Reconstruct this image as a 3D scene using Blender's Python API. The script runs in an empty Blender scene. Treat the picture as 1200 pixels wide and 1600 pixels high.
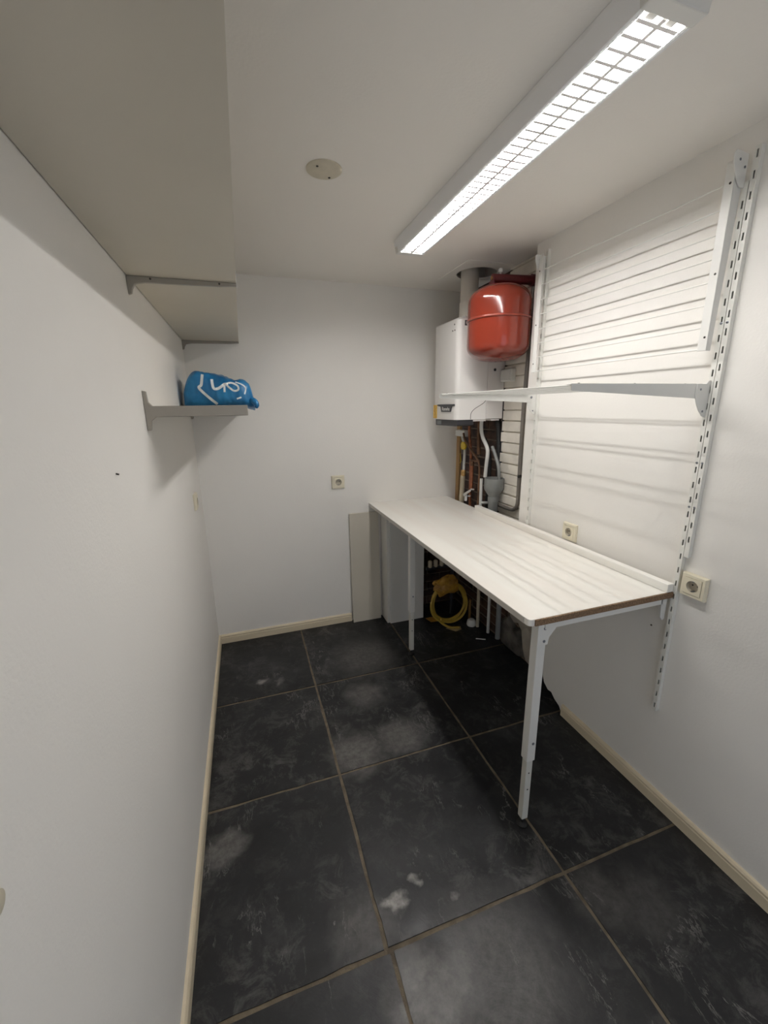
import bpy, bmesh, math, random
from mathutils import Vector, Matrix, noise
from mathutils.bvhtree import BVHTree

# ------------------------------------------------------------------ camera, world, exposure
sc = bpy.context.scene
C = sc.collection
W, H = 1.645, 2.227          # right wall face, ceiling height
XL = -0.012                  # left wall face
YB = 0.012                   # back wall face

cam_d = bpy.data.cameras.new('camera')
cam = bpy.data.objects.new('camera', cam_d)
C.objects.link(cam)
cam_d.sensor_width = 36.0
cam_d.lens = 641.244 * 36.0 / 1600.0
cam_d.clip_start = 0.02
yaw, pitch, roll = 0.3216, 0.2494, -0.0139
fwd = Vector((math.sin(yaw) * math.cos(pitch), math.cos(yaw) * math.cos(pitch), -math.sin(pitch)))
rt = Vector((math.cos(yaw), -math.sin(yaw), 0))
up = rt.cross(fwd)
r2 = rt * math.cos(roll) + up * math.sin(roll)
u2 = up * math.cos(roll) - rt * math.sin(roll)
M4 = Matrix((r2, u2, -fwd)).transposed().to_4x4()
M4.translation = Vector((0.2637, -2.6335, 1.5))
cam.matrix_world = M4
sc.camera = cam

world = bpy.data.worlds.new('daylight')
sc.world = world
world.use_nodes = True
bg = world.node_tree.nodes['Background']
bg.inputs[0].default_value = (0.78, 0.86, 1.0, 1)
bg.inputs[1].default_value = 1.2

TUBE_STRENGTH = 120.0
sc.view_settings.view_transform = 'Standard'
sc.view_settings.look = 'None'
sc.view_settings.gamma = 1.0
sc.view_settings.use_curve_mapping = False
sc.view_settings.exposure = 0.0
sc.cycles.max_bounces = 10
sc.cycles.diffuse_bounces = 7
sc.cycles.sample_clamp_indirect = 6.0

random.seed(4)

# ------------------------------------------------------------------ materials
def srgb(r, g, b):
    f = lambda c: (c / 255 / 12.92) if c / 255 <= 0.04045 else ((c / 255 + 0.055) / 1.055) ** 2.4
    return (f(r), f(g), f(b), 1)

def mat(name, col, rough=0.5, metal=0.0, var=0.0, scale=8.0, bump=0.0, bscale=60.0, stretch=None, col2=None, coat=0.0, emit=None, spec=0.5):
    m = bpy.data.materials.new(name)
    m.use_nodes = True
    nt = m.node_tree
    b = nt.nodes['Principled BSDF']
    b.inputs['Base Color'].default_value = col
    b.inputs['Roughness'].default_value = rough
    b.inputs['Metallic'].default_value = metal
    b.inputs['Specular IOR Level'].default_value = spec
    b.inputs['Coat Weight'].default_value = coat
    if emit:
        b.inputs['Emission Color'].default_value = emit[0]
        b.inputs['Emission Strength'].default_value = emit[1]
    geo = nt.nodes.new('ShaderNodeNewGeometry')
    vec = geo.outputs['Position']
    if stretch:
        mp = nt.nodes.new('ShaderNodeMapping')
        mp.inputs['Scale'].default_value = stretch
        nt.links.new(vec, mp.inputs[0])
        vec = mp.outputs[0]
    if var > 0 or col2:
        n = nt.nodes.new('ShaderNodeTexNoise')
        n.inputs['Scale'].default_value = scale
        n.inputs['Detail'].default_value = 6
        nt.links.new(vec, n.inputs['Vector'])
        rp = nt.nodes.new('ShaderNodeValToRGB')
        c2 = col2 or tuple(c * (1 - var) for c in col[:3]) + (1,)
        rp.color_ramp.elements[0].position = 0.35
        rp.color_ramp.elements[0].color = c2
        rp.color_ramp.elements[1].position = 0.62
        rp.color_ramp.elements[1].color = col
        nt.links.new(n.outputs['Fac'], rp.inputs[0])
        nt.links.new(rp.outputs[0], b.inputs['Base Color'])
    if bump > 0:
        n2 = nt.nodes.new('ShaderNodeTexNoise')
        n2.inputs['Scale'].default_value = bscale
        n2.inputs['Detail'].default_value = 4
        nt.links.new(vec, n2.inputs['Vector'])
        bp = nt.nodes.new('ShaderNodeBump')
        bp.inputs['Strength'].default_value = bump
        bp.inputs['Distance'].default_value = 0.004
        nt.links.new(n2.outputs['Fac'], bp.inputs['Height'])
        nt.links.new(bp.outputs[0], b.inputs['Normal'])
    return m

def slate_mat():
    m = bpy.data.materials.new('slate')
    m.use_nodes = True
    nt = m.node_tree
    N, L = nt.nodes, nt.links
    b = N['Principled BSDF']
    geo = N.new('ShaderNodeNewGeometry')
    oi = N.new('ShaderNodeObjectInfo')
    pos = geo.outputs['Position']
    off = N.new('ShaderNodeVectorMath'); off.operation = 'SCALE'
    cmb = N.new('ShaderNodeCombineXYZ')
    L.new(oi.outputs['Random'], cmb.inputs[0]); L.new(oi.outputs['Random'], cmb.inputs[2])
    L.new(cmb.outputs[0], off.inputs[0]); off.inputs['Scale'].default_value = 9.0
    add = N.new('ShaderNodeVectorMath'); add.operation = 'ADD'
    L.new(pos, add.inputs[0]); L.new(off.outputs[0], add.inputs[1])
    v = add.outputs[0]
    def nz(scale, detail=8, rough=0.6, dist=0.0, vec=None):
        n = N.new('ShaderNodeTexNoise')
        n.inputs['Scale'].default_value = scale; n.inputs['Detail'].default_value = detail
        n.inputs['Roughness'].default_value = rough; n.inputs['Distortion'].default_value = dist
        L.new(vec or v, n.inputs['Vector'])
        return n.outputs['Fac']
    def ramp(src, stops):
        r = N.new('ShaderNodeValToRGB')
        e = r.color_ramp.elements
        e[0].position, e[0].color = stops[0]
        e[1].position, e[1].color = stops[-1]
        for p, c in stops[1:-1]:
            q = e.new(p); q.color = c
        L.new(src, r.inputs[0])
        return r.outputs[0]
    def math_(op, a, c):
        q = N.new('ShaderNodeMath'); q.operation = op
        for i, s in enumerate((a, c)):
            if isinstance(s, (int, float)): q.inputs[i].default_value = s
            else: L.new(s, q.inputs[i])
        return q.outputs[0]
    g = lambda x: (x, x, x, 1)
    base = ramp(nz(4.0, 12, 0.72, 0.25), [(0.34, (0.0075, 0.0080, 0.0088, 1)), (0.54, (0.015, 0.0157, 0.0168, 1)), (0.72, (0.042, 0.042, 0.043, 1))])
    # mottled grey bloom in flakes, and thin calcite veins
    big = ramp(nz(2.3, 4, 0.55, 0.2), [(0.40, g(0.15)), (0.68, g(1))])
    cl = math_('MULTIPLY', ramp(nz(11, 13, 0.78, 0.5), [(0.50, g(0)), (0.56, g(0.22)), (0.70, g(0.62)), (0.80, g(0.9))]), big)
    spk = ramp(nz(70, 4, 0.6), [(0.70, g(0)), (0.76, g(0.5))])
    cl = math_('MAXIMUM', cl, math_('MULTIPLY', spk, big))
    vn = N.new('ShaderNodeMapping'); vn.inputs['Rotation'].default_value = (0, 0, 0.45); vn.inputs['Scale'].default_value = (5.0, 1.7, 1)
    L.new(v, vn.inputs[0])
    vraw = nz(2.0, 7, 0.66, 0.35, vn.outputs[0])
    d = math_('ABSOLUTE', math_('SUBTRACT', vraw, 0.5), 0)
    vein = ramp(d, [(0.0, g(0.6)), (0.012, g(0))])
    gate = ramp(nz(4.2, 4, 0.6), [(0.53, g(0)), (0.62, g(1))])
    vein = math_('MULTIPLY', vein, gate)
    # stains that sit at their own places on the stone
    dn = N.new('ShaderNodeTexNoise'); dn.inputs['Scale'].default_value = 14; dn.inputs['Detail'].default_value = 6
    L.new(pos, dn.inputs['Vector'])
    dv = N.new('ShaderNodeVectorMath'); dv.operation = 'SUBTRACT'; dv.inputs[1].default_value = (0.5, 0.5, 0.5)
    L.new(dn.outputs['Color'], dv.inputs[0])
    ds = N.new('ShaderNodeVectorMath'); ds.operation = 'SCALE'; ds.inputs['Scale'].default_value = 0.14
    L.new(dv.outputs[0], ds.inputs[0])
    pp = N.new('ShaderNodeVectorMath'); pp.operation = 'ADD'
    L.new(pos, pp.inputs[0]); L.new(ds.outputs[0], pp.inputs[1])
    stains = [(.571, -1.752, .034, .95), (.663, -1.702, .022, .7), (.76, -1.79, .02, .55), (.60, -1.99, .13, .42), (.62, -1.15, .13, .36),
              (.84, -1.13, .12, .32), (.235, -.49, .034, .75), (.85, -.45, .2, .22), (.07, -1.40, .07, .3), (1.2, -1.94, .09, .16),
              (.78, -1.99, .2, .22), (.47, -1.78, .10, .22), (.75, -.78, .10, .24), (.33, -.52, .03, .4), (.70, -1.93, .05, .3), (1.31, -2.0, .1, .12)]
    tot = None
    fine = ramp(nz(38, 6, 0.7, 0, pos), [(0.3, g(0.35)), (0.65, g(1))])
    for x, y, r, s in stains:
        dd = N.new('ShaderNodeVectorMath'); dd.operation = 'DISTANCE'
        L.new(pp.outputs[0], dd.inputs[0]); dd.inputs[1].default_value = (x, y, 0)
        mr = N.new('ShaderNodeMapRange')
        mr.inputs['From Min'].default_value = r * 1.25; mr.inputs['From Max'].default_value = r * 0.45
        mr.inputs['To Min'].default_value = 0; mr.inputs['To Max'].default_value = s
        L.new(dd.outputs['Value'], mr.inputs['Value'])
        tot = mr.outputs[0] if tot is None else math_('MAXIMUM', tot, mr.outputs[0])
    tot = math_('MULTIPLY', tot, fine)
    allw = math_('MAXIMUM', math_('MAXIMUM', math_('MULTIPLY', cl, 0.40), math_('MULTIPLY', vein, 0.6)), tot)
    mx = N.new('ShaderNodeMix'); mx.data_type = 'RGBA'
    L.new(allw, mx.inputs[0]); L.new(base, mx.inputs[6]); mx.inputs[7].default_value = (0.42, 0.40, 0.375, 1)
    # per-tile tone
    tone = math_('ADD', math_('MULTIPLY', oi.outputs['Random'], 0.35), 0.82)
    hs = N.new('ShaderNodeHueSaturation'); L.new(tone, hs.inputs['Value']); L.new(mx.outputs[2], hs.inputs['Color'])
    L.new(hs.outputs[0], b.inputs['Base Color'])
    rr = ramp(nz(7, 6, 0.6), [(0.3, g(0.30)), (0.7, g(0.55))])
    L.new(rr, b.inputs['Roughness'])
    b.inputs['Specular IOR Level'].default_value = 0.36
    bp = N.new('ShaderNodeBump'); bp.inputs['Strength'].default_value = 0.5; bp.inputs['Distance'].default_value = 0.004
    hb = math_('ADD', nz(6, 9, 0.62, 0.8), math_('MULTIPLY', nz(45, 5, 0.6), 0.15))
    L.new(hb, bp.inputs['Height']); L.new(bp.outputs[0], b.inputs['Normal'])
    return m

MT = {
 'wall': mat('wall_paint', srgb(236, 233, 227), 0.62, var=0.03, scale=1.5, bump=0.12, bscale=140),
 'ceil': mat('ceiling_paint', srgb(240, 236, 229), 0.7, var=0.03, scale=1.2, bump=0.1, bscale=120),
 'slate': slate_mat(),
 'grout': mat('grout', srgb(118, 106, 88), 0.9, var=0.4, scale=25, bump=0.5, bscale=150),
 'skirt': mat('cream_skirting', srgb(222, 208, 180), 0.4, var=0.08, scale=4, stretch=(1, 1, 4)),
 'melamine': mat('white_melamine', srgb(245, 243, 236), 0.32, scale=2.0, stretch=(6, 0.45, 1), col2=srgb(242, 237, 229)),
 'edge': mat('melamine_edge', srgb(205, 200, 192), 0.45, var=0.05, scale=20),
 'chip': mat('chipboard', srgb(150, 122, 94), 0.9, scale=260, col2=srgb(96, 74, 56), bump=0.5, bscale=300),
 'whitemetal': mat('white_metal', srgb(226, 225, 220), 0.35, var=0.04, scale=5),
 'innertube': mat('white_inner_tube', srgb(212, 211, 203), 0.4, var=0.05, scale=6),
 'railmetal': mat('rail_enamel', srgb(228, 227, 220), 0.35),
 'hollowshade': mat('rail_hollow_shade', srgb(70, 68, 66), 0.7),  # shade inside the white channel, put into the colour
 'greymetal': mat('shelf_metal', srgb(160, 154, 144), 0.38, 0.2, var=0.06, scale=6),
 'shelfboard': mat('shelf_board', srgb(206, 199, 184), 0.42, var=0.05, scale=2.5),
 'screw': mat('zinc_screw', srgb(135, 138, 145), 0.35, 0.85),
 'darkscrew': mat('dark_screw', srgb(70, 66, 62), 0.5, 0.5),
 'black': mat('black_rubber', srgb(20, 20, 20), 0.6),
 'darkplastic': mat('dark_plastic', srgb(46, 46, 50), 0.35),
 'display': mat('grey_display', srgb(118, 122, 124), 0.25),
 'boiler': mat('boiler_enamel', srgb(226, 223, 219), 0.3, var=0.02, scale=3),
 'boilerside': mat('boiler_side', srgb(214, 210, 206), 0.35, var=0.02, scale=3),
 'seam': mat('panel_gap', srgb(84, 80, 78), 0.7),
 'red': mat('red_enamel', srgb(122, 43, 27), 0.16, var=0.08, scale=4, coat=0.3),
 'redseam': mat('red_seam', srgb(128, 50, 34), 0.25, coat=0.3),
 'maroon': mat('maroon_paint', srgb(96, 32, 34), 0.4, var=0.2, scale=20),
 'brass': mat('brass', srgb(188, 150, 96), 0.35, 0.8, var=0.2, scale=40),
 'copper': mat('copper', srgb(156, 98, 68), 0.4, 0.6, var=0.5, scale=22),
 'oldcopper': mat('aged_copper', srgb(116, 84, 60), 0.5, 0.5, var=0.5, scale=26),
 'whiteplastic': mat('white_plastic', srgb(208, 207, 202), 0.4, var=0.06, scale=12),
 'beigepipe': mat('beige_pipe', srgb(196, 184, 160), 0.55, var=0.2, scale=16),
 'greyplastic': mat('grey_plastic', srgb(128, 130, 128), 0.45, var=0.08, scale=10),
 'conduit': mat('grey_pipe', srgb(112, 106, 100), 0.45, var=0.15, scale=14),
 'chrome': mat('chrome', srgb(212, 212, 212), 0.15, 1.0),
 'yellow': mat('yellow_plastic', srgb(206, 178, 46), 0.45, var=0.12, scale=20),
 'yellowhose': mat('yellow_hose', srgb(186, 154, 58), 0.5, var=0.2, scale=14),
 'yellowbag': mat('yellow_wrap', srgb(186, 140, 48), 0.45, col2=srgb(140, 98, 36), scale=18, bump=0.5, bscale=40),
 'label': mat('yellow_label', srgb(214, 176, 84), 0.6, scale=120, col2=srgb(196, 150, 60)),
 'paper': mat('dusty_paper', srgb(190, 168, 126), 0.8, var=0.25, scale=20),
 'cream': mat('cream_plastic', srgb(228, 220, 196), 0.35, var=0.03, scale=20),
 'creamshade': mat('cream_recess_shade', srgb(188, 180, 162), 0.5),  # recess shade painted into the well's greyer cream
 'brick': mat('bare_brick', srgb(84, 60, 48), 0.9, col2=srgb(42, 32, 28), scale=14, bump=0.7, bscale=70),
 'brickwhite': mat('painted_brick', srgb(224, 218, 207), 0.7, var=0.14, scale=12, bump=1.0, bscale=28),
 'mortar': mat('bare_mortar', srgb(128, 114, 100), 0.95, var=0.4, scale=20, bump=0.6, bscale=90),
 'mortarwhite': mat('painted_mortar', srgb(208, 200, 186), 0.8, var=0.15, scale=16, bump=0.5, bscale=60),
 'plaster': mat('rough_plaster', srgb(112, 106, 98), 0.9, col2=srgb(52, 48, 46), scale=9, bump=0.8, bscale=30),
 'oldplaster': mat('old_plaster', srgb(168, 160, 148), 0.9, var=0.2, scale=7, bump=0.5, bscale=40),
 'timber': mat('timber', srgb(186, 154, 108), 0.7, scale=5, stretch=(20, 20, 1), col2=srgb(160, 126, 84)),
 'bag': mat('blue_plastic', srgb(36, 128, 182), 0.34, scale=9, col2=srgb(20, 92, 142), bump=0.25, bscale=40),
 'bagprint': mat('white_print', srgb(232, 236, 236), 0.4),
 'flue': mat('flue_plastic', srgb(206, 200, 190), 0.45, var=0.04, scale=6),
 'voidgrey': mat('roof_void', srgb(72, 72, 70), 0.95, var=0.3, scale=8),  # dark grey for the box above the ceiling opening
 'reflector': mat('aluminium_reflector', (0.90, 0.90, 0.90, 1), 0.5, 0.6),
 'lamella': mat('lamella_metal', (0.90, 0.89, 0.89, 1), 0.4, 0.2),
 'tube': mat('lit_tube', (1, 1, 1, 1), 0.4, emit=((1.0, 0.978, 0.957, 1), TUBE_STRENGTH)),
 'lampwhite': mat('lamp_housing_white', srgb(240, 240, 240), 0.35),
 'cap': mat('yellowed_plastic', srgb(206, 198, 178), 0.5, var=0.1, scale=30),
 'dirt': mat('dark_mark', srgb(88, 80, 72), 0.9),
}

# ------------------------------------------------------------------ mesh helpers
def box(bm, x0, x1, y0, y1, z0, z1):
    vs = [bm.verts.new((x, y, z)) for x in (x0, x1) for y in (y0, y1) for z in (z0, z1)]
    for f in ((0, 1, 3, 2), (4, 6, 7, 5), (0, 4, 5, 1), (2, 3, 7, 6), (0, 2, 6, 4), (1, 5, 7, 3)):
        bm.faces.new([vs[i] for i in f])
    return vs

def prism(bm, pts, axis, a, b):
    """extrude a 2-D outline; axis = direction of extrusion (0,1,2)"""
    def mk(p, t):
        q = [0, 0, 0]; i = [k for k in range(3) if k != axis]
        q[i[0]], q[i[1]], q[axis] = p[0], p[1], t
        return bm.verts.new(q)
    A = [mk(p, a) for p in pts]; B = [mk(p, b) for p in pts]
    bm.faces.new(A); bm.faces.new(B)
    n = len(pts)
    for i in range(n):
        bm.faces.new((A[i], A[(i + 1) % n], B[(i + 1) % n], B[i]))

def tube(bm, pts, r, n=10, cap=True, closed=False):
    pts = [Vector(p) for p in pts]
    rings = []
    N_ = len(pts)
    prev = None
    for i, p in enumerate(pts):
        if closed:
            t = (pts[(i + 1) % N_] - pts[i - 1]).normalized()
        elif i == 0: t = (pts[1] - p).normalized()
        elif i == N_ - 1: t = (p - pts[i - 1]).normalized()
        else: t = ((pts[i + 1] - p).normalized() + (p - pts[i - 1]).normalized()).normalized()
        if prev is None:
            a = Vector((0, 0, 1)) if abs(t.z) < 0.9 else Vector((1, 0, 0))
            u = t.cross(a).normalized()
        else:
            u = (prev - t * prev.dot(t)).normalized()
        prev = u
        w = t.cross(u)
        rr = r[i] if isinstance(r, (list, tuple)) else r
        rings.append([bm.verts.new(p + u * rr * math.cos(2 * math.pi * k / n) + w * rr * math.sin(2 * math.pi * k / n)) for k in range(n)])
    for i in range(N_ if closed else N_ - 1):
        A, B = rings[i], rings[(i + 1) % N_]
        for k in range(n):
            bm.faces.new((A[k], A[(k + 1) % n], B[(k + 1) % n], B[k]))
    if cap and not closed:
        bm.faces.new(rings[0]); bm.faces.new(rings[-1])

def lathe(bm, prof, center, n=32, axis=2):
    """prof: list of (radius, height) revolved about an axis through center"""
    rings = []
    c = Vector(center)
    for r, h in prof:
        ring = []
        for k in range(n):
            a = 2 * math.pi * k / n
            l = (r * math.cos(a), r * math.sin(a), h)
            if axis == 2: q = Vector((l[0], l[1], l[2]))
            elif axis == 0: q = Vector((l[2], l[0], l[1]))
            else: q = Vector((l[0], l[2], l[1]))
            ring.append(bm.verts.new(c + q))
        rings.append(ring)
    for A, B in zip(rings, rings[1:]):
        for k in range(n):
            bm.faces.new((A[k], A[(k + 1) % n], B[(k + 1) % n], B[k]))
    bm.faces.new(rings[0]); bm.faces.new(rings[-1])

def smooth_path(pts, n=8):
    pts = [Vector(p) for p in pts]
    out = []
    for i in range(len(pts) - 1):
        p0 = pts[max(i - 1, 0)]; p1 = pts[i]; p2 = pts[i + 1]; p3 = pts[min(i + 2, len(pts) - 1)]
        for k in range(n):
            t = k / n
            out.append(0.5 * ((2 * p1) + (p2 - p0) * t + (2 * p0 - 5 * p1 + 4 * p2 - p3) * t * t + (3 * p1 - p0 - 3 * p2 + p3) * t ** 3))
    out.append(pts[-1])
    return out

def fillet(pts, r, n=6):
    """round the corners of a polyline"""
    pts = [Vector(p) for p in pts]
    out = [pts[0]]
    for a, b, c in zip(pts, pts[1:], pts[2:]):
        d1 = (a - b); d2 = (c - b)
        k = min(r, d1.length * 0.45, d2.length * 0.45)
        s, e = b + d1.normalized() * k, b + d2.normalized() * k
        for i in range(n + 1):
            t = i / n
            out.append(s * (1 - t) ** 2 + b * 2 * t * (1 - t) + e * t * t)
    out.append(pts[-1])
    return out

def obj(name, bm, m, parent=None, smooth=False, bevel=0.0, seg=2, org=None):
    bmesh.ops.recalc_face_normals(bm, faces=bm.faces)
    me = bpy.data.meshes.new(name)
    if bevel > 0:
        bmesh.ops.bevel(bm, geom=[e for e in bm.edges if e.is_manifold and e.calc_face_angle(0) > 0.5], offset=bevel, segments=seg, affect='EDGES', profile=0.6)
    bm.to_mesh(me); bm.free()
    me.materials.append(MT[m])
    o = bpy.data.objects.new(name, me)
    C.objects.link(o)
    if parent is not None:
        o.parent = parent
        o.matrix_parent_inverse = Matrix.Translation(-parent.location)
    if smooth:
        for p in me.polygons: p.use_smooth = True
        try: me.set_sharp_from_angle(angle=math.radians(40))
        except Exception: pass
    return o

def thing(name, label, cat, loc=(0, 0, 0), group=None):
    o = bpy.data.objects.new(name, None)
    o.empty_display_size = 0.05
    C.objects.link(o)
    o.location = loc
    o['label'] = label; o['category'] = cat
    if group: o['group'] = group
    return o

def tag(o, label, cat, group=None):
    o['label'] = label; o['category'] = cat
    if group: o['group'] = group
    return o

def struct(o, label=None):
    o['kind'] = 'structure'
    if label: o['label'] = label
    return o

def inst(name, src, loc, parent, rot=None, m=None):
    """a copy that shares mesh data with src, placed at loc (world) under parent"""
    o = bpy.data.objects.new(name, src)
    C.objects.link(o)
    o.parent = parent
    o.matrix_parent_inverse = Matrix.Translation(-parent.location)
    o.location = loc
    if rot: o.rotation_euler = rot
    return o

def mesh(name, bm, m, smooth=False):
    bmesh.ops.recalc_face_normals(bm, faces=bm.faces)
    me = bpy.data.meshes.new(name); bm.to_mesh(me); bm.free()
    me.materials.append(MT[m])
    if smooth:
        for p in me.polygons: p.use_smooth = True
    return me

NB = bmesh.new

# ------------------------------------------------------------------ setting: floor
YR = -3.45      # wall behind the camera
bm = NB(); box(bm, XL - .1, 1.95, YR - .1, .3, -.06, -.0035)
floor = struct(obj('floor', bm, 'grout'), 'dark slate tile floor with sandy grout joints')
xs = [-.012, .5166, 1.1361, 1.756]
ys = [.06, -.6268, -1.2353, -1.849, -2.462, -3.075, -3.45]
for i in range(3):
    for j in range(6):
        bm = NB()
        g = .0058
        x0, x1, y1, y0 = xs[i] + g, xs[i + 1] - g, ys[j] - g, ys[j + 1] + g
        if j >= 3 and i == 0: x1 += .012
        if j >= 3 and i == 1: x0 += .012
        # slightly chipped outline
        pts = []
        nseg = 9
        edge = [((x0, y0), (x1, y0)), ((x1, y0), (x1, y1)), ((x1, y1), (x0, y1)), ((x0, y1), (x0, y0))]
        for (a, b2) in edge:
            for k in range(nseg):
                t = k / nseg
                wv = 0.0045 * noise.noise(Vector((a[0] + (b2[0] - a[0]) * t, a[1] + (b2[1] - a[1]) * t, i * 3 + j)) * 22)
                nx, ny = -(b2[1] - a[1]), (b2[0] - a[0])
                l = math.hypot(nx, ny)
                pts.append((a[0] + (b2[0] - a[0]) * t + nx / l * wv, a[1] + (b2[1] - a[1]) * t + ny / l * wv))
        dz = random.uniform(-.0008, .0004)
        prism(bm, pts, 2, -.012, dz)
        obj('floor_tile', bm, 'slate', floor)

# ------------------------------------------------------------------ setting: walls, ceiling
bm = NB(); box(bm, XL - .1, XL, YR - .1, YB + .1, -.06, H + .1)
wl = struct(obj('wall_left', bm, 'wall'), 'plain white plastered left wall')

bm = NB(); prism(bm, [(XL, -.06), (1.392, -.06), (1.392, .80), (1.700, .80), (1.700, H + .1), (XL, H + .1)], 1, YB, YB + .1)
wb = struct(obj('wall_back', bm, 'wall'), 'white plastered back wall')

# right wall: plastered panel with a broken lower corner, stopping short of the boiler recess
edge_pts = [(-.815, H + .1), (-.815, .80), (-1.090, .80), (-1.096, .50), (-1.090, .34), (-1.100, .20), (-1.104, .12), (-1.118, .085),
            (-1.15, .062), (-1.175, .066), (-1.20, .045), (-1.235, .03), (-1.26, .0), (-1.26, -.06), (YR - .1, -.06), (YR - .1, H + .1)]
bm = NB(); prism(bm, edge_pts, 0, W, W + .075)
wr = struct(obj('wall_right', bm, 'wall'), 'white right wall panel with broken lower corner')

# wall behind the camera, with an open doorway
bm = NB(); box(bm, XL, .45, YR - .1, YR, -.06, H + .1); box(bm, 1.35, W, YR - .1, YR, -.06, H + .1); box(bm, .45, 1.35, YR - .1, YR, 2.03, H + .1)
struct(obj('wall_rear', bm, 'wall'), 'white wall with an open doorway')

# ceiling with a square opening over the boiler
hx0, hx1, hy0, hy1 = 1.445, 1.735, -.54, -.21
bm = NB()
box(bm, XL - .1, hx0, YR - .1, .3, H, H + .1); box(bm, hx1, 1.95, YR - .1, .3, H, H + .1)
box(bm, hx0, hx1, YR - .1, hy0, H, H + .1); box(bm, hx0, hx1, hy1, .3, H, H + .1)
ceil = struct(obj('ceiling', bm, 'ceil'), 'flat white painted ceiling')
bm = NB(); box(bm, hx0 - .05, hx1 + .05, hy0 - .05, hy1 + .05, H + .30, H + .32)
box(bm, hx0 - .05, hx0 - .03, hy0 - .05, hy1 + .05, H + .1, H + .3); box(bm, hx1 + .03, hx1 + .05, hy0 - .05, hy1 + .05, H + .1, H + .3)
box(bm, hx0 - .05, hx1 + .05, hy0 - .05, hy0 - .03, H + .1, H + .3); box(bm, hx0 - .05, hx1 + .05, hy1 + .03, hy1 + .05, H + .1, H + .3)
obj('roof_void', bm, 'voidgrey', ceil)
# hatch board with a round hole
bm = NB()
hc, hr = (1.592, -.362), .113
outer, inner = [], []
angs = sorted([2 * math.pi * k / 40 for k in range(40)] + [math.atan2(yy - hc[1], xx - hc[0]) % (2 * math.pi) for xx in (hx0 - .012, hx1 + .012) for yy in (hy0 - .012, hy1 + .012)])
n = len(angs)
for a in angs:
    dx, dy = math.cos(a), math.sin(a)
    t = min(((hx1 + .012 - hc[0]) / dx) if dx > 1e-6 else 9, ((hx0 - .012 - hc[0]) / dx) if dx < -1e-6 else 9,
            ((hy1 + .012 - hc[1]) / dy) if dy > 1e-6 else 9, ((hy0 - .012 - hc[1]) / dy) if dy < -1e-6 else 9)
    outer.append((hc[0] + dx * t, hc[1] + dy * t)); inner.append((hc[0] + dx * hr, hc[1] + dy * hr))
for zlo, zhi in ((H - .003, H + .006),):
    ob = [bm.verts.new((*p, zlo)) for p in outer]; ot = [bm.verts.new((*p, zhi)) for p in outer]
    ib = [bm.verts.new((*p, zlo)) for p in inner]; it = [bm.verts.new((*p, zhi)) for p in inner]
    for k in range(n):
        q = (k + 1) % n
        bm.faces.new((ob[k], ob[q], ib[q], ib[k])); bm.faces.new((ot[k], it[k], it[q], ot[q]))
        bm.faces.new((ob[k], ot[k], ot[q], ob[q])); bm.faces.new((ib[k], ib[q], it[q], it[k]))
obj('hatch_board', bm, 'ceil', ceil)

# ------------------------------------------------------------------ boiler recess: bare and painted brick, brick by brick
bm = NB(); box(bm, 1.760, 1.90, -1.4, .3, -.06, H + .1)
wn = struct(obj('wall_recess', bm, 'mortar'), 'bare brown brick wall behind the boiler pipes')
CH = .0615
bricks = []
for c in range(37):
    z0 = c * CH
    y = .12 - (.105 if c % 2 else 0)
    while y > -1.3:
        L_ = .205
        hid = (y - L_ < -1.12) or (y - L_ < -.52 and z0 > .80)
        if not hid:
            bm = NB()
            jx = random.uniform(-.003, .003)
            box(bm, 1.756 + jx, 1.775, y - L_, y, z0 + .004, z0 + CH - .006)
            obj('brick', bm, 'brick', wn, bevel=.003, seg=1)
        y -= L_ + .010
# painted pier, cut edge towards the boiler
bm = NB(); box(bm, 1.734, 1.766, -.84, -.500, .80, H + .02)
wp = struct(obj('wall_pier', bm, 'mortarwhite'), 'white painted brick pier beside the boiler')
for c in range(13, 37):
    z0 = c * CH
    ye = -.490 + random.uniform(-.008, .007)
    cuts = [ye, -.712, -.835]
    for a, b2 in zip(cuts, cuts[1:]):
        bm = NB(); box(bm, 1.724 + random.uniform(-.002, .002), 1.75, b2 + .003, a - (.003 if a != ye else 0), z0 + random.uniform(.001, .004), min(z0 + CH - random.uniform(.002, .005), H))
        obj('brick', bm, 'brickwhite', wp, bevel=.004, seg=2)
# brick behind the worktop, under the plastered back wall; dark tone stands in for shade
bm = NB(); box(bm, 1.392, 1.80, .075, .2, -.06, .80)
wu = struct(obj('wall_lower_recess', bm, 'mortar'), 'bare brick, kept dark to stand in for shade, low in the corner under the worktop')
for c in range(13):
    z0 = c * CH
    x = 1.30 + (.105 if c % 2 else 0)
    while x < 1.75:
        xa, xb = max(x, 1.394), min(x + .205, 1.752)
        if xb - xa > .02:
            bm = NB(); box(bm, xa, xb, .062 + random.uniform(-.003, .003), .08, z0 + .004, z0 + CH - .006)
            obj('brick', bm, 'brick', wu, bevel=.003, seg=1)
        x += .215
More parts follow.
